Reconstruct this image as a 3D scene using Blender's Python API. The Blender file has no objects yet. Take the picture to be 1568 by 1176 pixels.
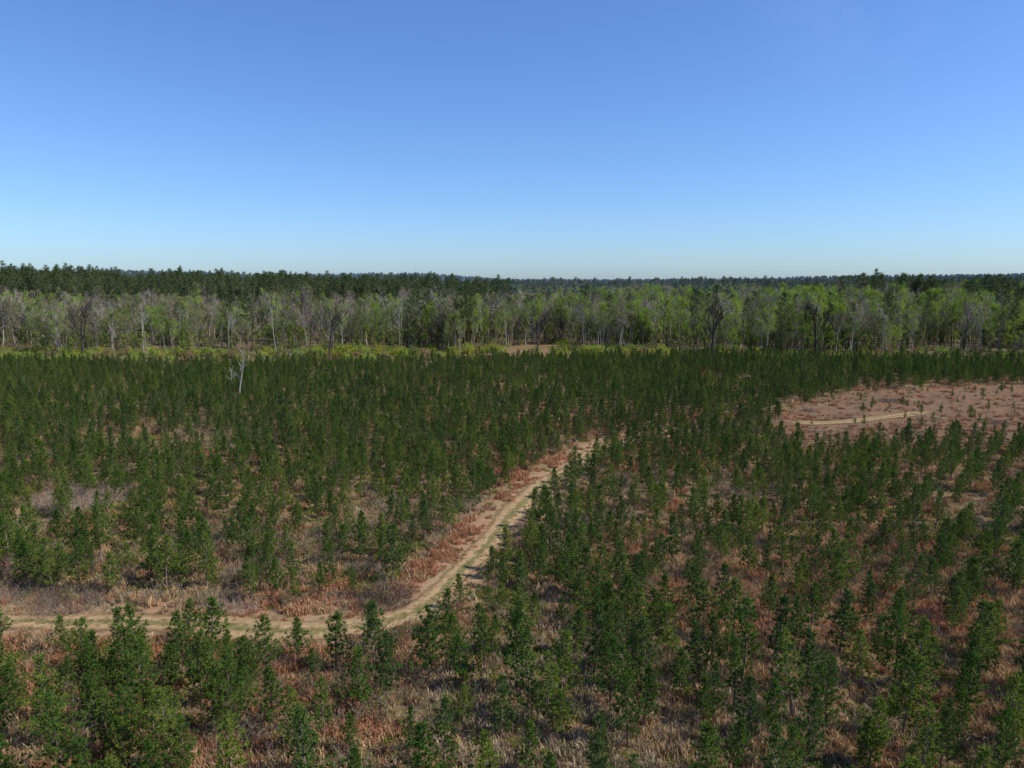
import bpy, math, random
import numpy as np
from mathutils import Vector, Matrix
random.seed(7); rng=np.random.default_rng(7)
sc=bpy.context.scene
R=math.radians

# ------------------------------------------------------------------ helpers
def vnoise(x,y,s,seed=0):
    x=np.asarray(x,float)/s; y=np.asarray(y,float)/s
    xi=np.floor(x).astype(np.int64); yi=np.floor(y).astype(np.int64)
    fx=x-xi; fy=y-yi
    fx=fx*fx*(3-2*fx); fy=fy*fy*(3-2*fy)
    def h(a,b):
        v=np.sin(a*127.1+b*311.7+seed*74.7)*43758.5453
        return v-np.floor(v)
    return (h(xi,yi)*(1-fx)+h(xi+1,yi)*fx)*(1-fy)+(h(xi,yi+1)*(1-fx)+h(xi+1,yi+1)*fx)*fy
def fbm(x,y,s,seed=0):
    return (vnoise(x,y,s,seed)*.5+vnoise(x,y,s*.45,seed+3)*.3+vnoise(x,y,s*.2,seed+7)*.2)
def sstep(a,b,v):
    t=np.clip((np.asarray(v,float)-a)/(b-a),0,1); return t*t*(3-2*t)
def height(x,y):
    x=np.asarray(x,float); y=np.asarray(y,float)
    h=0.45*np.sin(x/37+1.3)*np.cos(y/45)+0.3*np.sin(x/19+y/27)
    h=h*(1-sstep(900,2000,np.abs(y)+np.abs(x)))
    lift=1.5+np.clip(-x,0,None)*0.026+np.clip(x-60,0,None)*0.007
    lift=np.clip(lift,0,14)
    return h+sstep(430,640,y)*lift

class MB:
    def __init__(s): s.v=[]; s.f=[]; s.m=[]
    def tube(s,pts,rads,sides=4,mat=0):
        base=len(s.v); n=len(pts)
        for i,p in enumerate(pts):
            d=(pts[min(i+1,n-1)]-pts[max(i-1,0)])
            if d.length<1e-6: d=Vector((0,0,1))
            d.normalize()
            a=d.orthogonal().normalized(); b=d.cross(a)
            for k in range(sides):
                t=2*math.pi*k/sides
                s.v.append(tuple(p+(a*math.cos(t)+b*math.sin(t))*rads[i]))
        for i in range(n-1):
            for k in range(sides):
                k2=(k+1)%sides
                s.f.append((base+i*sides+k,base+i*sides+k2,base+(i+1)*sides+k2,base+(i+1)*sides+k)); s.m.append(mat)
    def tri(s,a,b,c,mat=0):
        n=len(s.v); s.v+= [tuple(a),tuple(b),tuple(c)]; s.f.append((n,n+1,n+2)); s.m.append(mat)
    def quad(s,a,b,c,d,mat=0):
        n=len(s.v); s.v+= [tuple(a),tuple(b),tuple(c),tuple(d)]; s.f.append((n,n+1,n+2,n+3)); s.m.append(mat)
    def leaf(s,c,size,rnd,mat=0,asp=None):
        u=Vector((rnd.gauss(0,1),rnd.gauss(0,1),rnd.gauss(0,1))).normalized()
        w=u.orthogonal().normalized()
        w=(Matrix.Rotation(rnd.uniform(0,6.28),3,u)@w)
        t=u.cross(w)
        a=size*rnd.uniform(.6,1.2); b=a*(rnd.uniform(.4,.8) if asp is None else asp)
        s.quad(c-w*a*.5, c+t*b*.5, c+w*a*.6, c-t*b*.5,mat)
    def mesh(s,name,mats):
        me=bpy.data.meshes.new(name); me.from_pydata(s.v,[],s.f)
        me.polygons.foreach_set('material_index',s.m)
        for m in mats: me.materials.append(m)
        me.update(); return me

def rdir(rnd,el0,el1):
    a=rnd.uniform(0,2*math.pi); e=R(rnd.uniform(el0,el1))
    return Vector((math.cos(a)*math.cos(e),math.sin(a)*math.cos(e),math.sin(e)))

# ------------------------------------------------------------------ materials
def leafmat(name,c1,c2,trans=0.25,rough=.6,c3=None):
    m=bpy.data.materials.new(name); m.use_nodes=True; nt=m.node_tree; nt.nodes.clear()
    out=nt.nodes.new('ShaderNodeOutputMaterial')
    oi=nt.nodes.new('ShaderNodeObjectInfo')
    geo=nt.nodes.new('ShaderNodeNewGeometry')
    ramp=nt.nodes.new('ShaderNodeValToRGB')
    ramp.color_ramp.elements[0].color=(*c1,1); ramp.color_ramp.elements[1].color=(*c2,1)
    if c3:
        e=ramp.color_ramp.elements.new(.5); e.color=(*c3,1)
    add=nt.nodes.new('ShaderNodeMath'); add.operation='MULTIPLY_ADD'
    add.inputs[1].default_value=.4; 
    nt.links.new(geo.outputs['Random Per Island'],add.inputs[0])
    mul=nt.nodes.new('ShaderNodeMath'); mul.operation='MULTIPLY'; mul.inputs[1].default_value=.6
    nt.links.new(oi.outputs['Random'],mul.inputs[0]); nt.links.new(mul.outputs[0],add.inputs[2])
    nt.links.new(add.outputs[0],ramp.inputs[0])
    d=nt.nodes.new('ShaderNodeBsdfDiffuse')
    nt.links.new(ramp.outputs[0],d.inputs['Color'])
    if trans<=0:
        nt.links.new(d.outputs[0],out.inputs[0]); return m
    t=nt.nodes.new('ShaderNodeBsdfTranslucent'); nt.links.new(ramp.outputs[0],t.inputs[0])
    mx=nt.nodes.new('ShaderNodeMixShader'); mx.inputs[0].default_value=trans
    nt.links.new(d.outputs[0],mx.inputs[1]); nt.links.new(t.outputs[0],mx.inputs[2])
    nt.links.new(mx.outputs[0],out.inputs[0]); return m
def barkmat(name,c1,c2):
    m=bpy.data.materials.new(name); m.use_nodes=True; nt=m.node_tree
    b=nt.nodes['Principled BSDF']; b.inputs['Roughness'].default_value=.9; b.inputs['Specular IOR Level'].default_value=.1
    n=nt.nodes.new('ShaderNodeTexNoise'); n.inputs['Scale'].default_value=1.3
    tc=nt.nodes.new('ShaderNodeTexCoord'); nt.links.new(tc.outputs['Object'],n.inputs['Vector'])
    oi=nt.nodes.new('ShaderNodeObjectInfo')
    ad=nt.nodes.new('ShaderNodeMath'); ad.operation='ADD'
    s=nt.nodes.new('ShaderNodeMath'); s.operation='MULTIPLY_ADD'; s.inputs[1].default_value=.7; s.inputs[2].default_value=-.35
    nt.links.new(oi.outputs['Random'],s.inputs[0]); nt.links.new(s.outputs[0],ad.inputs[0]); nt.links.new(n.outputs[0],ad.inputs[1])
    r=nt.nodes.new('ShaderNodeValToRGB'); r.color_ramp.elements[0].color=(*c1,1); r.color_ramp.elements[1].color=(*c2,1)
    r.color_ramp.elements[0].position=.2; r.color_ramp.elements[1].position=.8
    nt.links.new(ad.outputs[0],r.inputs[0]); nt.links.new(r.outputs[0],b.inputs['Base Color']); return m

M_need=leafmat('pine_needles',(.048,.105,.018),(.23,.265,.040),.3,c3=(.095,.165,.028))
M_needd=leafmat('pine_needles_dark',(.036,.082,.022),(.125,.185,.038),.28)
M_ptrunk=barkmat('pine_bark',(.14,.10,.07),(.30,.22,.16))
M_bark=barkmat('grey_bark',(.12,.10,.08),(.46,.40,.335))
M_snag=barkmat('weathered_wood',(.26,.23,.20),(.55,.50,.44))
M_barkd=barkmat('dark_bark',(.035,.030,.025),(.11,.09,.075))
M_haze=leafmat('fine_twigs',(.17,.14,.105),(.38,.325,.26),.0)
M_green=leafmat('spring_leaves',(.14,.24,.035),(.37,.47,.075),.4)
M_olive=leafmat('olive_leaves',(.13,.155,.05),(.30,.32,.105),.3)
M_yel=leafmat('yellow_green_leaves',(.24,.27,.035),(.44,.44,.07),.4)
M_rustl=leafmat('red_buds',(.25,.14,.08),(.38,.24,.14),.3)
M_tallp=leafmat('tall_pine_needles',(.045,.075,.028),(.12,.155,.060),.2)
M_farp=leafmat('haze_tinted_pine_needles',(.095,.135,.11),(.16,.20,.155),.1)  # aerial haze put into the needle colour, no real atmosphere
M_farx=leafmat('distant_haze_tinted_foliage',(.17,.24,.27),(.23,.30,.33),.1)  # stronger blue distance haze painted into the base colour
G_tan=leafmat('dry_grass_tan',(.32,.205,.105),(.66,.45,.25),.2)
G_rust=leafmat('dry_grass_rust',(.31,.15,.078),(.57,.30,.165),.2)
G_grey=leafmat('dry_grass_grey',(.25,.195,.12),(.56,.44,.29),.2)
G_olive=leafmat('low_green_grass',(.13,.145,.033),(.32,.30,.08),.2)
M_twig=barkmat('twigs',(.10,.072,.052),(.34,.26,.195))

# ------------------------------------------------------------------ plant forms
def young_pine(seed,H,mat,wid=1.0):
    r=random.Random(seed); b=MB()
    lean=Vector((r.uniform(-.04,.04),r.uniform(-.04,.04),0))
    def tp(z): return Vector((lean.x*z+.04*math.sin(z*1.7+seed),lean.y*z+.04*math.cos(z*1.3+seed),z))
    zs=[H*i/8 for i in range(9)]
    b.tube([tp(z) for z in zs],[.068*(1-z/H)+.012 for z in zs],5,0)
    maxw=r.uniform(1.15,1.65)*min(H,5)/4.6*wid
    z=H*(r.uniform(.12,.2) if wid>1 else r.uniform(.13,.23)); ph=r.uniform(0,6)
    lop=r.uniform(0,6.28)
    def tuft(p,d,n,L):
        for _ in range(n):
            q=(d*r.uniform(.2,1.0)+Vector((r.gauss(0,.6),r.gauss(0,.6),r.gauss(0,.5)))).normalized()
            s=q.cross(Vector((r.gauss(0,1),r.gauss(0,1),r.gauss(0,1)))).normalized()
            l=L*r.uniform(.7,1.2); w=.029
            b.tri(p+s*w,p-s*w,p+q*l,1)
    while z<H*.97:
        t=(z/H-.12)/.88
        prof=(min(1,.6+2.0*t))*(1-t)**.78+.07
        n=r.choice([4,4,5,5])
        ph+=r.uniform(.4,1.2)
        for k in range(n):
            if t<.12 and r.random()<.4: continue
            a=ph+2*math.pi*k/n+r.uniform(-.4,.4)
            L=maxw*prof*r.uniform(.5,1.2)*(1+.15*math.cos(a-lop))
            el=R(r.uniform(10,34)+28*t)
            d=Vector((math.cos(a)*math.cos(el),math.sin(a)*math.cos(el),math.sin(el)))
            p0=tp(z); p1=p0+d*L*.5; p2=p0+d*L+Vector((0,0,L*.22))
            b.tube([p0,p1,p2],[.018,.012,.006],3,0)
            nt=max(2,int(L/.2))
            for j in range(nt):
                f=.32+.68*(j+r.random()*.6)/nt
                p=(p0.lerp(p1,f*2) if f<.5 else p1.lerp(p2,min(1.05,f*2-1)))
                off=Vector((r.gauss(0,.06),r.gauss(0,.06),r.gauss(0,.04)))*(1+L)
                dd=(d+Vector((r.gauss(0,.4),r.gauss(0,.4),.3))).normalized()
                tuft(p+off,dd,14,.25)
        z+=r.uniform(.26,.42)*min(H,5)/4.6
    for q in range(3): tuft(tp(H*(.95+.03*q)),Vector((0,0,1)),10,.2)
    return b.mesh('pine_mesh',[M_ptrunk,mat])

def decid(seed,H,leafmat_,nleaf,bark,spread=.28,rad=.22,first=.4,lsize=.42,levels=3,twigr=.035,asp=None):
    r=random.Random(seed); b=MB(); ends=[]
    def grow(p,d,L,rd,lev):
        n=4 if lev==0 else 3
        pts=[p]; 
        for i in range(n):
            d=(d+Vector((r.gauss(0,.10),r.gauss(0,.10),r.gauss(0,.05)+(.06 if lev else .05)))).normalized()
            pts.append(pts[-1]+d*L/n)
        rr=[max(twigr*.6,rd*(1-.62*i/n)) for i in range(n+1)]
        b.tube(pts,rr,5 if lev==0 else 3,0)
        if lev>=levels: ends.append((pts[-2],pts[-1])); return
        if lev>=1: ends.append((pts[-2],pts[-1]))
        k={0:r.randint(7,10),1:r.randint(3,5),2:r.randint(2,4)}[lev]
        for j in range(k):
            f=(first+(1-first)*(j+r.random()*.5)/k) if lev==0 else .3+.7*(j+.5)/k
            x=f*n; i=min(n-1,int(x)); q=pts[i].lerp(pts[i+1],x-i)
            a=r.uniform(0,6.28); e=R(r.uniform(25,60))
            nd=Vector((math.cos(a)*math.cos(e),math.sin(a)*math.cos(e),math.sin(e)))
            if lev: nd=(nd*.8+d*.8).normalized()
            LL=(H*spread*r.uniform(.7,1.2)*(1.15-.6*(f-first)/(1-first)) if lev==0 else L*r.uniform(.45,.7))
            grow(q,nd,LL,max(twigr,rr[i]*.5),lev+1)
    grow(Vector((0,0,-.3)),Vector((0,0,1)),H*.9,rad,0)
    for i in range(nleaf):
        p0,p1=r.choice(ends); c=p0.lerp(p1,r.uniform(.2,1.2))+Vector((r.gauss(0,.35),r.gauss(0,.35),r.gauss(0,.35)))*H/20
        b.leaf(c,lsize,r,1,asp)
    return b.mesh('tree_mesh',[bark,leafmat_])

def tall_pine(seed,H,mat,n=900,ls=.6):
    r=random.Random(seed); b=MB()
    pts=[Vector((.3*math.sin(i+seed)*.4,.3*math.cos(i*1.3)*.4,H*i/6)) for i in range(7)]
    b.tube(pts,[.24*(1-i/7.5) for i in range(7)],5,0)
    cl=[]
    z=H*r.uniform(.42,.55)
    while z<H*.98:
        t=(z/H-.45)/.55
        for k in range(r.randint(2,4)):
            a=r.uniform(0,6.28); L=H*.155*(1-max(0,t)**1.6*.75)*r.uniform(.5,1.15)
            c=Vector((0,0,z)); d=Vector((math.cos(a),math.sin(a),.45+.3*t)).normalized()
            e=c+d*L; b.tube([c,e],[.06,.03],3,0)
            cl.append((e,.9*r.uniform(.7,1.2))); cl.append((c.lerp(e,.55),.7))
        z+=r.uniform(.6,1.1)
    cl.append((Vector((0,0,H)),.7))
    for i in range(n):
        c,s=r.choice(cl); b.leaf(c+Vector((r.gauss(0,s*.6),r.gauss(0,s*.6),r.gauss(0,s*.38))),ls,r,1)
    return b.mesh('tall_pine_mesh',[M_ptrunk,mat])

def grass_patch(seed,mat,n,rad,h0,h1,w=.028,lean=.5):
    r=random.Random(seed); b=MB()
    cs=[(r.uniform(-rad,rad)*.7,r.uniform(-rad,rad)*.7,r.uniform(.6,1.15)) for _ in range(7)]
    for i in range(n):
        cx,cy,k=r.choice(cs)
        p=Vector((cx+r.gauss(0,.15),cy+r.gauss(0,.15),-.05))
        h=r.uniform(h0,h1)*k
        a=r.uniform(0,6.28); o=Vector((math.cos(a),math.sin(a),0))
        s=Vector((-o.y,o.x,0)); s=Matrix.Rotation(r.uniform(-1.2,1.2),3,'Z')@s
        m=p+Vector((0,0,h*.6))+o*h*lean*r.uniform(.1,.35); t=m+Vector((0,0,h*.38))+o*h*lean*r.uniform(.2,.8)
        w2=w*r.uniform(.6,1.3)
        b.quad(p-s*w2*.7,p+s*w2*.7,m+s*w2,m-s*w2); b.tri(m-s*w2,m+s*w2,t)
    return b.mesh('grass_mesh',[mat])

def brush(seed,H,n,leaf=None,nl=0,rad=.35):
    r=random.Random(seed); b=MB(); tips=[]
    for i in range(n):
        p=Vector((r.gauss(0,rad*.4),r.gauss(0,rad*.4),-.05)); d=rdir(r,40,88); L=H*r.uniform(.5,1.05)
        pts=[p,p+d*L*.5,p+d*L*.5+(d+Vector((r.gauss(0,.25),r.gauss(0,.25),.1))).normalized()*L*.5]
        b.tube(pts,[.014,.011,.006],3,0)
        for k in range(4):
            f=r.uniform(.3,1); q=pts[1].lerp(pts[2],f); dd=(d+Vector((r.gauss(0,.6),r.gauss(0,.6),r.gauss(0,.3)))).normalized()
            e=q+dd*L*.3; b.tube([q,e],[.008,.004],3,0); tips.append((q,e))
    for i in range(nl):
        a,c=r.choice(tips); b.leaf(a.lerp(c,r.random())+Vector((r.gauss(0,.06),)*3),.11,r,1)
    return b.mesh('brush_mesh',[M_twig]+([leaf] if leaf else []))

def bush(seed,H,W,mat,n,ls):
    r=random.Random(seed); b=MB()
    cl=[]
    for i in range(14):
        d=rdir(r,5,85); e=Vector((d.x*W*.5,d.y*W*.5,d.z*H*.9))*r.uniform(.6,1.0); cl.append(e)
        b.tube([Vector((0,0,-.1)),e*.5+Vector((0,0,.1)),e],[.05,.03,.02],3,0)
    for i in range(n):
        c=r.choice(cl)*r.uniform(.55,1.08); b.leaf(c+Vector((r.gauss(0,W*.09),r.gauss(0,W*.09),r.gauss(0,H*.08))),ls,r,1)
    return b.mesh('bush_mesh',[M_bark,mat])

def thicket(seed,W,H,n):
    r=random.Random(seed); b=MB()
    for i in range(n):
        a=r.uniform(0,6.28); rr=math.sqrt(r.random())*W*.5; p=Vector((math.cos(a)*rr,math.sin(a)*rr,0))
        L=r.uniform(.6,1.5)*H; d=rdir(r,20,80)
        m=p+d*L*.6; hmax=H*(1-(rr/(W*.5))**2*.6); m.z=min(m.z,hmax)
        e=m+Vector((d.x,d.y,-.5)).normalized()*L*.5
        b.tube([p,m,e],[.014,.012,.006],3,0)
    return b.mesh('thicket_mesh',[M_twig])

# ------------------------------------------------------------------ instancing
def make_coll(name,meshes,pre):
    c=bpy.data.collections.new(name)
    for i,me in enumerate(meshes):
        o=bpy.data.objects.new('%s_form_%s'%(pre,chr(97+i)),me); c.objects.link(o)
    return c
def scatter(name,coll,P,idx,scl,tilt=.05,rz=None):
    n=len(P); me=bpy.data.meshes.new(name)
    me.vertices.add(n); me.vertices.foreach_set('co',np.asarray(P,np.float32).ravel())
    rot=np.zeros((n,3),np.float32); rot[:,0]=rng.normal(0,tilt,n); rot[:,1]=rng.normal(0,tilt,n)
    rot[:,2]=rng.uniform(0,6.283,n) if rz is None else rz
    a=me.attributes.new('rot','FLOAT_VECTOR','POINT'); a.data.foreach_set('vector',rot.ravel())
    a=me.attributes.new('scl','FLOAT','POINT'); a.data.foreach_set('value',np.asarray(scl,np.float32))
    a=me.attributes.new('idx','INT','POINT'); a.data.foreach_set('value',np.asarray(idx,np.int32))
    ob=bpy.data.objects.new(name,me); sc.collection.objects.link(ob)
    ng=bpy.data.node_groups.new(name+'_nodes','GeometryNodeTree')
    ng.interface.new_socket('Geometry',in_out='INPUT',socket_type='NodeSocketGeometry')
    ng.interface.new_socket('Geometry',in_out='OUTPUT',socket_type='NodeSocketGeometry')
    N=ng.nodes; L=ng.links
    gi=N.new('NodeGroupInput'); go=N.new('NodeGroupOutput'); ip=N.new('GeometryNodeInstanceOnPoints')
    ci=N.new('GeometryNodeCollectionInfo'); ci.inputs['Collection'].default_value=coll
    ci.inputs['Separate Children'].default_value=True; ci.inputs['Reset Children'].default_value=True
    def at(nm,t):
        q=N.new('GeometryNodeInputNamedAttribute'); q.data_type=t; q.inputs['Name'].default_value=nm; return q.outputs['Attribute']
    L.new(gi.outputs[0],ip.inputs['Points']); L.new(ci.outputs[0],ip.inputs['Instance'])
    ip.inputs['Pick Instance'].default_value=True
    L.new(at('idx','INT'),ip.inputs['Instance Index']); 
    e=N.new('FunctionNodeEulerToRotation'); L.new(at('rot','FLOAT_VECTOR'),e.inputs[0]); L.new(e.outputs[0],ip.inputs['Rotation'])
    L.new(at('scl','FLOAT'),ip.inputs['Scale']); L.new(ip.outputs[0],go.inputs[0])
    md=ob.modifiers.new('instances','NODES'); md.node_group=ng
    return ob
def with_z(x,y): return np.stack([x,y,height(x,y)],1)

# ------------------------------------------------------------------ layout
road=np.array([(-75,63),(-60,61),(-46.1,60.4),(-37,59.8),(-27.9,59.2),(-19.9,57.7),(-13.9,58.35),(-9.6,60.4),(-7.4,64),(-5.66,69.8),(-3.6,76.1),
 (-1.5,84.6),(.5,92.3),(4.6,105),(10.6,116.9),(15.9,129),(23.7,137),(33.1,143.9)],float)
track=np.array([(58,152),(63,149.5),(72,151),(82,156),(93.9,161.5),(102,166)],float)
def smooth_poly(P,step=1.0):
    out=[]; n=len(P)
    for i in range(n-1):
        p0=P[max(i-1,0)];p1=P[i];p2=P[i+1];p3=P[min(i+2,n-1)]
        k=max(2,int(np.linalg.norm(p2-p1)/step))
        for j in range(k):
            t=j/k
            out.append(.5*((2*p1)+(-p0+p2)*t+(2*p0-5*p1+4*p2-p3)*t*t+(-p0+3*p1-3*p2+p3)*t**3))
    out.append(P[-1]); return np.array(out)
RD=smooth_poly(road); TR=smooth_poly(track)
def road_dist(x,y,A=None):
    x=np.asarray(x,float);y=np.asarray(y,float)
    best=np.full(x.shape,1e9); side=np.zeros(x.shape)
    A=RD[::2] if A is None else A
    for i in range(len(A)-1):
        a=A[i]; d=A[i+1]-a; l=d@d
        t=np.clip(((x-a[0])*d[0]+(y-a[1])*d[1])/l,0,1)
        dx=x-a[0]-t*d[0]; dy=y-a[1]-t*d[1]; q=np.hypot(dx,dy)
        m=q<best; best=np.where(m,q,best); side=np.where(m,np.sign(d[0]*dy-d[1]*dx),side)
    return best,side   # side>0 : left of travel
CL=np.array([(57,157),(49,124),(70,129),(92,128),(150,133),(230,145),(260,222),(166,214),(118,201),(88,188)],float)
def inpoly(x,y,P):
    ins=np.zeros(np.shape(x),bool); j=len(P)-1
    for i in range(len(P)):
        xi,yi=P[i];xj,yj=P[j]
        c=((yi>y)!=(yj>y))&(x<(xj-xi)*(y-yi)/(yj-yi+1e-12)+xi); ins^=c; j=i
    return ins
def clearing(x,y):
    wx=x+14*(fbm(x,y,14,2)-.5); wy=y+20*(fbm(x,y,14,5)-.5); return inpoly(wx,wy,CL)
def far_edge(x): return 258+8*np.sin(x/60+.5)+np.clip(x-60,0,200)*.06

# ---- terrain
def axis(lo,hi,c0,c1,step,g=1.12):
    a=list(np.arange(c0,c1+.1,step)); s=step
    while a[-1]<hi: s*=g; a.append(a[-1]+s)
    s=step
    while a[0]>lo: s*=g; a.insert(0,a[0]-s)
    return np.array(a)
ax=axis(-9000,9000,-150,170,2); ay=axis(-900,12000,10,280,2)
X,Y=np.meshgrid(ax,ay); Z=height(X,Y)
nx,ny=len(ax),len(ay)
me=bpy.data.meshes.new('ground')
ii=np.arange(nx*ny).reshape(ny,nx)
F=np.stack([ii[:-1,:-1],ii[:-1,1:],ii[1:,1:],ii[1:,:-1]],-1).reshape(-1,4)
me.from_pydata(np.stack([X,Y,Z],-1).reshape(-1,3).tolist(),[],F.tolist())
me.polygons.foreach_set('use_smooth',[True]*len(F))
xf,yf=X.ravel(),Y.ravel()
dr,sd=road_dist(xf,yf)
cl=clearing(xf,yf).astype(float)
fo=sstep(0,25,yf-np.where(np.abs(xf-5)<45,338,far_edge(xf)+12))
col=np.stack([cl,fo,1-sstep(2.0,6.5,dr),np.ones_like(cl)],1).astype(np.float32)
a=me.attributes.new('zone','FLOAT_COLOR','POINT'); a.data.foreach_set('color',col.ravel())
g=bpy.data.objects.new('ground',me); sc.collection.objects.link(g)
m=bpy.data.materials.new('field_ground'); m.use_nodes=True; nt=m.node_tree; N=nt.nodes; L=nt.links
bs=N['Principled BSDF']; bs.inputs['Roughness'].default_value=.95; bs.inputs['Specular IOR Level'].default_value=.1
tc=N.new('ShaderNodeTexCoord')
def noise(s,det=6,rough=.6):
    n=N.new('ShaderNodeTexNoise'); n.inputs['Scale'].default_value=s; n.inputs['Detail'].default_value=det; n.inputs['Roughness'].default_value=rough
    L.new(tc.outputs['Object'],n.inputs['Vector']); return n.outputs[0]
def ramp(inp,stops):
    r=N.new('ShaderNodeValToRGB'); cr=r.color_ramp
    while len(cr.elements)<len(stops): cr.elements.new(.5)
    for e,(p,c) in zip(cr.elements,stops): e.position=p; e.color=(*c,1)
    L.new(inp,r.inputs[0]); return r.outputs[0]
def mix(f,a,b,mode='MIX'):
    x=N.new('ShaderNodeMix'); x.data_type='RGBA'; x.blend_type=mode
    if isinstance(f,float): x.inputs[0].default_value=f
    else: L.new(f,x.inputs[0])
    for k,v in ((6,a),(7,b)):
        if isinstance(v,tuple): x.inputs[k].default_value=(*v,1)
        else: L.new(v,x.inputs[k])
    return x.outputs[2]
patch=ramp(noise(.07,8,.65),[(.32,(.19,.135,.068)),(.45,(.29,.20,.105)),(.53,(.25,.155,.082)),(.62,(.32,.23,.13)),(.72,(.17,.165,.065))])
fine=ramp(noise(2.2,8,.75),[(.3,(.28,.25,.21)),(.5,(.72,.72,.68)),(.7,(1.3,1.25,1.15))])
base=mix(1.0,patch,fine,'MULTIPLY')
clr=ramp(noise(.12,10,.75),[(.32,(.14,.085,.05)),(.42,(.32,.17,.10)),(.52,(.21,.135,.078)),(.62,(.34,.205,.125)),(.72,(.18,.165,.07))])
clr=mix(1.0,clr,fine,'MULTIPLY')
zn=N.new('ShaderNodeVertexColor'); zn.layer_name='zone'
sp=N.new('ShaderNodeSeparateColor'); L.new(zn.outputs[0],sp.inputs[0])
base=mix(sp.outputs[0],base,clr)
forest=ramp(noise(.05,6,.6),[(.35,(.09,.095,.04)),(.5,(.17,.12,.075)),(.65,(.13,.135,.05))])
base=mix(sp.outputs[1],base,forest)
verge=ramp(noise(.35,6,.7),[(.35,(.36,.185,.11)),(.5,(.38,.24,.14)),(.65,(.25,.22,.10))])
base=mix(sp.outputs[2],base,verge)
L.new(base,bs.inputs['Base Color'])
bp=N.new('ShaderNodeBump'); bp.inputs['Strength'].default_value=.9; bp.inputs['Distance'].default_value=.25
L.new(noise(1.6,8,.75),bp.inputs['Height']); L.new(bp.outputs[0],bs.inputs['Normal'])
me.materials.append(m)

# ---- dirt road ribbon with ragged edge
def ribbon(name,P,width,seed,mat,z=.06,fade=(6,22)):
    P=np.asarray(P); T=np.gradient(P,axis=0); T/=np.linalg.norm(T,axis=1)[:,None]; Nn=np.stack([-T[:,1],T[:,0]],1)
    K=15; us=np.linspace(-1,1,K); v=[];f=[];uu=[];ff=[]
    for i,(p,n) in enumerate(zip(P,Nn)):
        wl=width*(.5+.09*math.sin(i*.13+seed)+.05*math.sin(i*.41))
        for u in us:
            q=p+n*u*wl
            zz=float(height(q[0],q[1]))+z-.03*math.exp(-((abs(u)-.42)/.16)**2)
            v.append((q[0],q[1],zz)); uu.append(u)
            ff.append(max(0,1-i/fade[0],1-(len(P)-1-i)/fade[1]))
    for i in range(len(P)-1):
        for k in range(K-1):
            a=i*K+k; f.append((a,a+K,a+K+1,a+1))
    me=bpy.data.meshes.new(name); me.from_pydata(v,[],f); me.polygons.foreach_set('use_smooth',[True]*len(f))
    at=me.attributes.new('across','FLOAT','POINT'); at.data.foreach_set('value',uu)
    at=me.attributes.new('fade','FLOAT','POINT'); at.data.foreach_set('value',ff)
    me.materials.append(mat); o=bpy.data.objects.new(name,me); sc.collection.objects.link(o); return o
m=bpy.data.materials.new('sandy_track'); m.use_nodes=True; nt=m.node_tree; N=nt.nodes; L=nt.links
bs=N['Principled BSDF']; bs.inputs['Roughness'].default_value=.95; bs.inputs['Specular IOR Level'].default_value=.1
tc=N.new('ShaderNodeTexCoord')
def attr(nm):
    at=N.new('ShaderNodeAttribute'); at.attribute_name=nm; return at.outputs['Fac']
ab=N.new('ShaderNodeMath'); ab.operation='ABSOLUTE'; L.new(attr('across'),ab.inputs[0])
def madd(i,a,b):
    x=N.new('ShaderNodeMath'); x.operation='MULTIPLY_ADD'; L.new(i,x.inputs[0]); x.inputs[1].default_value=a
    if isinstance(b,float): x.inputs[2].default_value=b
    else: L.new(b,x.inputs[2])
    return x.outputs[0]
wob=madd(noise(.9,5,.65),.75,ab.outputs[0])
strip=ramp(wob,[(.36,(.19,.165,.06)),(.52,(.26,.195,.09)),(.66,(.45,.305,.165)),(.88,(.38,.25,.135)),(1.0,(.25,.17,.08))])
sand=ramp(noise(1.8,8,.7),[(.3,(.45,.42,.35)),(.5,(.85,.85,.82)),(.7,(1.2,1.18,1.15))])
L.new(mix(1.0,strip,sand,'MULTIPLY'),bs.inputs['Base Color'])
al=N.new('ShaderNodeMapRange'); L.new(madd(attr('fade'),.9,madd(noise(1.1,6,.7),1.1,ab.outputs[0])),al.inputs[0])
al.inputs[1].default_value=1.12; al.inputs[2].default_value=1.36; al.inputs[3].default_value=1; al.inputs[4].default_value=0
L.new(al.outputs[0],bs.inputs['Alpha'])
bp=N.new('ShaderNodeBump'); bp.inputs['Strength'].default_value=.6; bp.inputs['Distance'].default_value=.08
L.new(noise(4,8,.75),bp.inputs['Height']); L.new(bp.outputs[0],bs.inputs['Normal'])
ribbon('dirt_road',RD,5.0,1.0,m)
ribbon('sandy_track',TR,5.4,2.0,m,z=.10,fade=(5,12))

# ------------------------------------------------------------------ plantation pines
forms=[young_pine(100+i,random.Random(i).uniform(3.8,5.0),M_need) for i in range(8)]+[young_pine(200+i,random.Random(i+50).uniform(4.1,5.0),M_needd) for i in range(4)]
pc=make_coll('young_pine_forms',forms,'young_pine')
ang=R(41); rs,ts=3.15,2.45
gx,gy=np.meshgrid(np.arange(-195,195),np.arange(-200,240))
gx=gx.ravel()*rs+rng.normal(0,.25,gx.size); gy=gy.ravel()*ts+rng.normal(0,.5,gy.size)
px=gx*math.cos(ang)+gy*math.sin(ang); py=-gx*math.sin(ang)+gy*math.cos(ang)
keep=(py>22)&(py<far_edge(px)+rng.normal(0,2,px.size))&(np.abs(px)<py*.95+45)
px,py=px[keep],py[keep]
d,s=road_dist(px,py); dn=fbm(px,py,22,11)
lim=np.where(s>0,4.6,2.9); lim=np.where((s<0)&(py<66),2.9,lim)
lim=np.where(py>135,1.0,lim)
k=(d>lim)&~clearing(px,py)
prob=.95-.5*sstep(.53,.72,dn)
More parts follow.
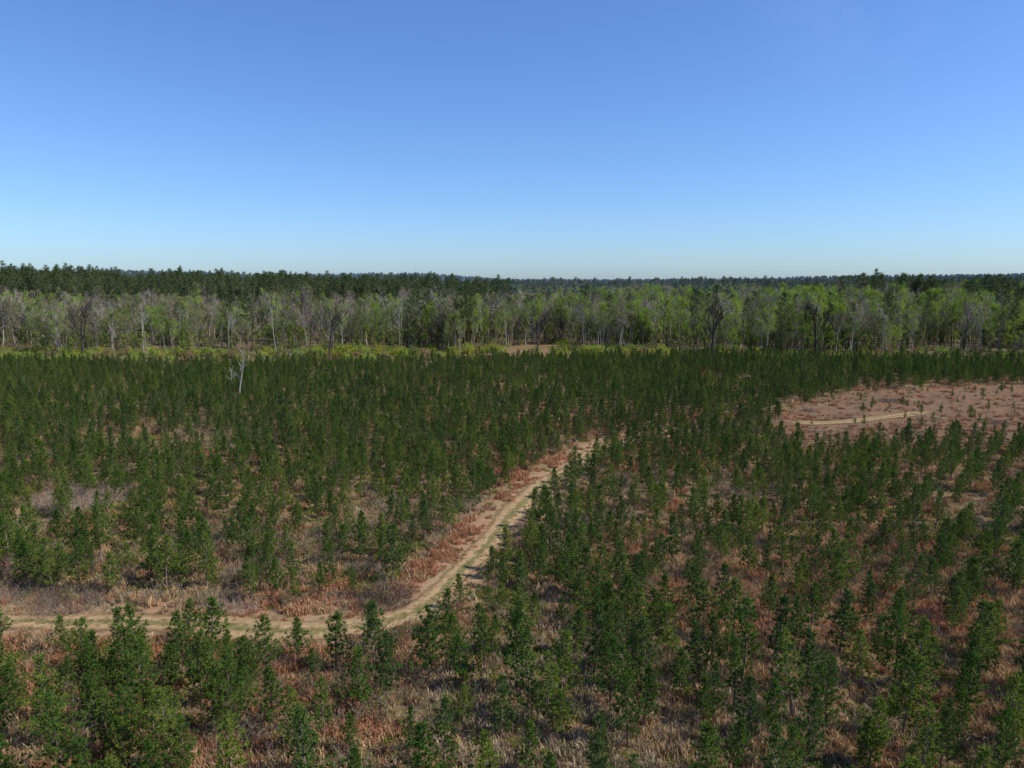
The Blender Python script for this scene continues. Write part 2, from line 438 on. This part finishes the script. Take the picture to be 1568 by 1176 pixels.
fore=(py<58)&(px>-18)&(px<6); prob=np.where(fore,.5,prob)
prob=np.where((py<95)&~fore,prob*.88,prob)
prob=np.where((px<-18)&(py>52)&(py<59.5),prob*.4,prob)
prob=np.where((px<-25)&(py>66)&(py<110)&(dn>.58),.6,prob)
prob=np.where(py>140,.98-.4*sstep(.56,.72,dn),prob)
k&=rng.random(px.size)<prob
px,py=px[k],py[k]
sx=rng.uniform(45,240,900); sy=rng.uniform(112,232,900); kk=clearing(sx,sy)&(rng.random(900)<.55); 
scl=rng.normal(.98,.16,px.size)*(1-.15*sstep(.5,.8,fbm(px,py,30,23)))*np.where(rng.random(px.size)<.10,.6,1)
scl=np.clip(scl,.4,1.35)
scl*=np.where((py>150)&(px>20),1.08,1)
scl*=np.where(py<58,1.06,1)
idx=rng.integers(0,12,px.size)
idx=np.where((py>120)&(rng.random(px.size)<.4),rng.integers(8,12,px.size),idx)
idx=np.where((py<100)&(px<-15),rng.integers(0,8,px.size),idx)
near=py<72
for x,y,i,s_ in zip(px[near],py[near],idx[near],scl[near]):
    if abs(x)>y*.8+8: continue
    o=bpy.data.objects.new('pine_tree',forms[i]); o.location=(x,y,float(height(x,y))-.05)
    o.rotation_euler=(random.gauss(0,.04),random.gauss(0,.04),random.uniform(0,6.28)); o.scale=(s_*random.uniform(.9,1.18),)*2+(s_,)
    sc.collection.objects.link(o)
# bigger, bushier pines in the near left corner
big=[young_pine(300+i,h,M_need,1.35) for i,h in enumerate((6.0,5.4,6.4))]
for i,(x,y) in enumerate(((-22,46.5),(-19.6,48),(-25,44.5),(-28.5,49),(-33,51),(-36.5,47),(-30,42.5),(-24.5,41),(-18.6,43.5),(-21,40),(-45,66),(-27,39),(2.5,44),(21,44),(29,50))):
    o=bpy.data.objects.new('pine_tree',big[i%3]); s_=random.uniform(.85,1.08); o.location=(x,y,float(height(x,y))-.05); o.scale=(s_,)*3
    o.rotation_euler=(random.gauss(0,.04),random.gauss(0,.04),random.uniform(0,6.28)); sc.collection.objects.link(o)
fx=np.concatenate([px[~near],sx[kk]]); fy=np.concatenate([py[~near],sy[kk]])
fi=np.concatenate([idx[~near],rng.integers(0,8,kk.sum())]); fs=np.concatenate([scl[~near],rng.uniform(.2,.65,kk.sum())])
scatter('pine_plantation',pc,with_z(fx,fy),fi,fs,.03)

# ------------------------------------------------------------------ grass
gf=[]
for mt,hh in ((G_tan,(.35,.85)),(G_rust,(.4,.9)),(G_grey,(.3,.7)),(G_olive,(.15,.45))):
    for j in range(3): gf.append(grass_patch(len(gf)*7+3,mt,110,.8,hh[0],hh[1]))
gf+=[brush(900+i,1.5,9) for i in range(3)]+[brush(920+i,1.6,8,M_olive,70) for i in range(2)]+[brush(940,1.4,8,M_yel,70)]
gc=make_coll('grass_forms',gf,'grass')
def pts(n,y0,y1,f=.78,m=6):
    y=np.sqrt(rng.uniform(y0**2,y1**2,n)); x=rng.uniform(-1,1,n)*(y*f+m); return x,y
xs,ys,ss=[],[],[]
for n,a,b,s in ((11500,33,85,1.05),(9500,85,160,1.25),(4500,160,262,1.6)):
    x,y=pts(n,a,b); xs.append(x);ys.append(y);ss.append(rng.uniform(.6,1.2,n)*s)
x=np.concatenate(xs);y=np.concatenate(ys);s=np.concatenate(ss)
d,sd=road_dist(x,y); c=clearing(x,y); d2,_=road_dist(x,y,TR); d3,_=road_dist(x,y+3,TR)
k=((d>1.7+rng.exponential(.3,x.size))|((d>.7)&(rng.random(x.size)<.16)))&(d2>2.6)&(d3>2) & ~(c&(rng.random(x.size)<.25))
x,y,s,d,sd,c=x[k],y[k],s[k],d[k],sd[k],c[k]
n1=fbm(x,y,13,31)+rng.normal(0,.10,x.size); n2=fbm(x,y,9,47)+rng.normal(0,.08,x.size)
grp=np.where(n1>.60,1,0); grp=np.where((n1<.40),2,grp); grp=np.where(n2<.35,3,grp)
grp=np.where((x<-10)&(y>66)&(rng.random(x.size)<.45),3,grp)
grp=np.where((rng.random(x.size)<.13),3,grp)
vg=(d<5.2)&(sd>0)&(y>66); grp=np.where(vg&(rng.random(x.size)<.65),1,grp)
rr=rng.random(x.size)
grp=np.where(c,np.where(rr<.55,1,np.where(rr<.75,0,np.where(rr<.85,2,3))),grp)
gi=grp*3+rng.integers(0,3,x.size)
br=(n2>.60)&(rng.random(x.size)<.6)|(rng.random(x.size)<.12); br&=~(vg|(d<2.5))
gi=np.where(br,12+np.where(rng.random(x.size)<.6,rng.integers(0,3,x.size),rng.integers(3,6,x.size)),gi)
s=np.where(c,s*rng.uniform(.35,.85,x.size),s); s=np.where(d<3.0,s*.6,s); s=np.where(d<1.8,s*.6,s)
scatter('dry_grass',gc,with_z(x,y),gi,s,.08)

# thickets near the road
for (tx,ty,w,h) in ((-12.2,63.5,5.5,1.7),(-26,63,5,1.3),(-42,64,7,1.5),(-60,96,13,1.8),(-33,42,5,1.4),(-17,44,4,1.2),(20,70,5,1.2),(2,71,2.5,1.0),(-48,67,6,1.3),
    (35,168+0,4,1.2),(80,140,5,.9),(104,150,6,.9),(96,178,6,1.0),(70,165,4,.8),(130,160,7,1.0)):
    o=bpy.data.objects.new('bramble_thicket',thicket(int(tx*7+ty),w,h,int(w*w*16))); o.location=(tx,ty,float(height(tx,ty))); sc.collection.objects.link(o)

# ------------------------------------------------------------------ forest
tf=[decid(1,23,M_haze,600,M_bark,.22,.22,.45,.7,asp=.12),decid(2,21,M_haze,700,M_bark,.2,.2,.42,.7,asp=.12),decid(3,24,M_rustl,260,M_bark,.2,.22,.5),   #0-2 bare grey
    decid(4,21,M_olive,900,M_bark,.2,.2,.4),decid(5,19,M_olive,900,M_barkd,.22,.18,.3),                                           #3-4 olive
    decid(6,21,M_green,1100,M_bark,.22,.2,.35),decid(7,23,M_green,1300,M_barkd,.2,.2,.35),decid(8,18,M_green,1100,M_barkd,.24,.2,.25),   #5-7 green
    decid(9,10,M_yel,600,M_bark,.3,.12,.2,.4),decid(10,12,M_green,800,M_barkd,.26,.13,.15,.4),                                     #8-9 small understorey
    tall_pine(11,25,M_tallp),tall_pine(12,28,M_tallp),tall_pine(13,23,M_tallp),                                                   #10-12 pines
    tall_pine(14,26,M_farp,500,.9),tall_pine(15,28,M_farp,500,.9),                                                               #13-14 haze-tinted pine
    decid(16,24,M_haze,300,M_barkd,.24,.26,.4),                                                                               #15 dark bare
    decid(17,11,M_olive,900,M_barkd,.28,.13,.1,.45)]                                                                            #16 olive understorey
tcoll=make_coll('forest_forms',tf,'forest_tree')
X_,Y_,I_,S_=[],[],[],[]
def band(n,y0,y1,u0,u1,choices,w,smin=.8,smax=1.12,edge=None):
    y=rng.uniform(y0,y1,n); u=rng.uniform(u0,u1,n); x=u*y
    k=np.ones(n,bool)
    if edge is not None: k=y>edge(x)
    x,y=x[k],y[k]
    X_.append(x);Y_.append(y);I_.append(rng.choice(choices,len(x),p=np.array(w)/sum(w)));S_.append(rng.uniform(smin,smax,len(x))*(.78+.44*vnoise(x,y,28,4)))
ed=lambda x: np.where(np.abs(x-5)<26,322,np.where(x>60,288,300))+12*np.sin(x/23)+8*np.sin(x/9)
band(1700,285,480,-1.0,-.05,[0,1,2,3,4,5,7,8,9,10,15],[14,13,8,22,18,14,5,5,5,4,8],.6,1.05,ed)
band(1100,285,480,-.12,.2,[0,1,2,3,4,5,6,8,9,10,15],[11,11,6,15,13,13,11,6,5,4,7],.6,1.05,ed)
band(1900,280,480,.12,1.0,[0,1,2,3,4,5,6,7,8,9,10,15],[11,9,5,10,6,17,20,12,5,5,5,7],.6,1.14,ed)
band(900,285,350,-1.0,1.0,[9,16,8],[3,7,1],.5,1.0,ed)
band(2800,480,760,-1.0,-.0,[10,11,12,1,3],[30,30,25,8,8],.85,1.1)
band(1500,480,900,-.05,.35,[1,3,5,6,13,0],[14,20,17,14,10,11],.8,1.0)
band(2300,480,900,.3,1.0,[1,3,5,6,0,11,13],[14,15,19,17,11,4,8],.8,1.03)
band(150,430,560,.48,.59,[10,11,12],[1,1,1],1.0,1.18)
band(130,400,560,.63,.8,[10,11,5],[1,1,1],1.0,1.18)
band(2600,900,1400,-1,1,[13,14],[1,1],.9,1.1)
x=np.concatenate(X_);y=np.concatenate(Y_);i=np.concatenate(I_);s=np.concatenate(S_)
scatter('bottomland_forest',tcoll,with_z(x,y),i,s,.04)
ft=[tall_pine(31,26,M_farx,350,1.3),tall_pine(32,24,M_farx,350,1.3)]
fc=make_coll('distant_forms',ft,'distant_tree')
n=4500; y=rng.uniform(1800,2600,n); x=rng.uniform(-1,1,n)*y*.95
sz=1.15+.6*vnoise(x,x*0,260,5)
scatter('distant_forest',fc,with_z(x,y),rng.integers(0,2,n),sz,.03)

# edge shrubs
bf=[bush(60+j,2.8,4.0,mt,420,.3) for j,mt in enumerate((M_yel,M_olive,M_green,M_rustl,M_yel))]
bc=make_coll('shrub_forms',bf,'shrub')
n=2400; x=rng.uniform(-330,330,n); y=np.where(rng.random(n)<.55,far_edge(x)+rng.uniform(2,45,n),ed(x)+rng.normal(0,8,n))
dens=fbm(x,y*.3,40,77); k=(rng.random(n)<np.where(dens>.5,1,.55))&((np.abs(x-2)>18)|(rng.random(n)<.2))
x,y=x[k],y[k]; cy=vnoise(x,y*0,45,91)
ix=np.where(rng.random(x.size)<cy*.6,rng.choice([0,4,2],x.size),rng.choice([1,1,3,2],x.size)); sz=rng.uniform(.5,1.5,x.size)
for (xa,xb,ya,yb,nn) in ((-88,-24,283,297,80),(16,62,280,292,50),(-20,-4,300,312,10),(-150,-95,284,296,20),(80,150,281,290,25)):
    qx=rng.uniform(xa,xb,nn); x=np.r_[x,qx]; y=np.r_[y,rng.uniform(ya,yb,nn)]; ix=np.r_[ix,rng.choice([0,4,1,2],nn)]; sz=np.r_[sz,rng.uniform(.8,2.1,nn)]
scatter('edge_shrubs',bc,with_z(x,y),ix,sz,.05)

# landmark trees
def solo(name,me,x,y,s=1,rz=0,tilt=0):
    o=bpy.data.objects.new(name,me); o.location=(x,y,float(height(x,y))); o.scale=(s,)*3; o.rotation_euler=(tilt,0,rz); sc.collection.objects.link(o); return o
wide=decid(77,20,M_barkd,350,M_barkd,.48,.62,.32,.8,twigr=.16,asp=.14); wide2=decid(78,20,M_barkd,350,M_barkd,.42,.55,.32,.8,twigr=.14,asp=.14)
solo('bare_oak_tree',wide,-71,276,.90); solo('bare_oak_tree',wide2,10,279,.85,1); solo('bare_oak_tree',wide,-170,280,.95,2); solo('bare_oak_tree',wide2,80,283,1.0,3); solo('bare_oak_tree',wide,122,284,.95,4)
tsnag=decid(84,23,M_haze,0,M_snag,.14,.22,.6,levels=2,twigr=.08)
for (x,y,q) in ((-118,293,.92),(-47,296,.95),(-96,290,1.0),(30,286,.9),(-150,288,1.0),(150,286,.95)): solo('dead_snag_tree',tsnag,x,y,q,x)
snag=decid(85,14,M_haze,0,M_snag,.16,.22,.4,levels=2,twigr=.08)
solo('dead_snag_tree',snag,-69.5,179,1.05,0,.03); solo('dead_snag_tree',snag,-75,190,.6,2,-.04)
solo('yellow_green_tree',tf[8],-145,281,1.0,1); solo('yellow_green_tree',tf[8],-20,283,.7,2); solo('yellow_green_tree',tf[9],-130,280,.8,2)
for (x,y,q) in ((205,280,11),(212,284,10),(199,290,11),(-20,300,10),(-24,306,12),(-17,308,10)): solo('tall_pine_tree',tf[q],x,y,1.02,x)
for (x,y,q) in ((72,232,1.7),(75,236,1.5),(69,240,1.4)): solo('pine_tree',forms[9],x,y,q,x)

# ------------------------------------------------------------------ light, sky, camera
sun_az=R(100); sun_el=R(47)   # azimuth clockwise from +Y
w=bpy.data.worlds.new("World"); sc.world=w; w.use_nodes=True; nt=w.node_tree
bg=nt.nodes['Background']; sky=nt.nodes.new('ShaderNodeTexSky'); sky.sky_type='NISHITA'; sky.sun_disc=False
sky.sun_elevation=sun_el; sky.sun_rotation=sun_az; sky.air_density=1.0; sky.dust_density=.5; sky.ozone_density=2.2
mxn=nt.nodes.new('ShaderNodeMix'); mxn.data_type='RGBA'; mxn.blend_type='MULTIPLY'; mxn.inputs[0].default_value=1
nt.links.new(sky.outputs[0],mxn.inputs[6]); mxn.inputs[7].default_value=(.66,.90,1.30,1)
tcw=nt.nodes.new('ShaderNodeTexCoord')
def wisp(dirv,rad,scale,amt,prev):
    dn=nt.nodes.new('ShaderNodeVectorMath'); dn.operation='DISTANCE'; nt.links.new(tcw.outputs['Generated'],dn.inputs[0]); dn.inputs[1].default_value=dirv
    mr=nt.nodes.new('ShaderNodeMapRange'); mr.interpolation_type='SMOOTHSTEP'; nt.links.new(dn.outputs['Value'],mr.inputs[0]); mr.inputs[1].default_value=rad; mr.inputs[2].default_value=0
    nz=nt.nodes.new('ShaderNodeTexNoise'); nz.inputs['Scale'].default_value=scale; nz.inputs['Detail'].default_value=6; nz.inputs['Distortion'].default_value=.8
    nt.links.new(tcw.outputs['Generated'],nz.inputs['Vector'])
    m2=nt.nodes.new('ShaderNodeMapRange'); nt.links.new(nz.outputs[0],m2.inputs[0]); m2.inputs[1].default_value=.45; m2.inputs[2].default_value=.7; m2.inputs[4].default_value=amt
    mu=nt.nodes.new('ShaderNodeMath'); mu.operation='MULTIPLY'; nt.links.new(mr.outputs[0],mu.inputs[0]); nt.links.new(m2.outputs[0],mu.inputs[1])
    mx=nt.nodes.new('ShaderNodeMix'); mx.data_type='RGBA'; nt.links.new(mu.outputs[0],mx.inputs[0]); nt.links.new(prev,mx.inputs[6]); mx.inputs[7].default_value=(6,6.8,7.6,1)
    return mx.outputs[2]
c=wisp((.38,.86,.33),.14,7,.10,mxn.outputs[2])
nt.links.new(c,bg.inputs[0]); bg.inputs[1].default_value=.128
sl=bpy.data.lights.new('sun','SUN'); sl.energy=5.0; sl.angle=R(.5); sl.color=(1,.95,.86)
so=bpy.data.objects.new('sun',sl); sc.collection.objects.link(so)
dv=Vector((math.sin(sun_az)*math.cos(sun_el),math.cos(sun_az)*math.cos(sun_el),math.sin(sun_el)))
so.rotation_euler=dv.to_track_quat('Z','Y').to_euler(); so.location=(0,0,80)
cam=bpy.data.cameras.new('camera'); co=bpy.data.objects.new('camera',cam); sc.collection.objects.link(co); sc.camera=co
cam.sensor_width=36; cam.lens=25.0; cam.clip_end=30000; cam.clip_start=.5
co.location=(0,0,30.3); co.rotation_euler=(R(90-8.26),0,0)
sc.view_settings.view_transform='Standard'; sc.view_settings.look='None'; sc.view_settings.exposure=0
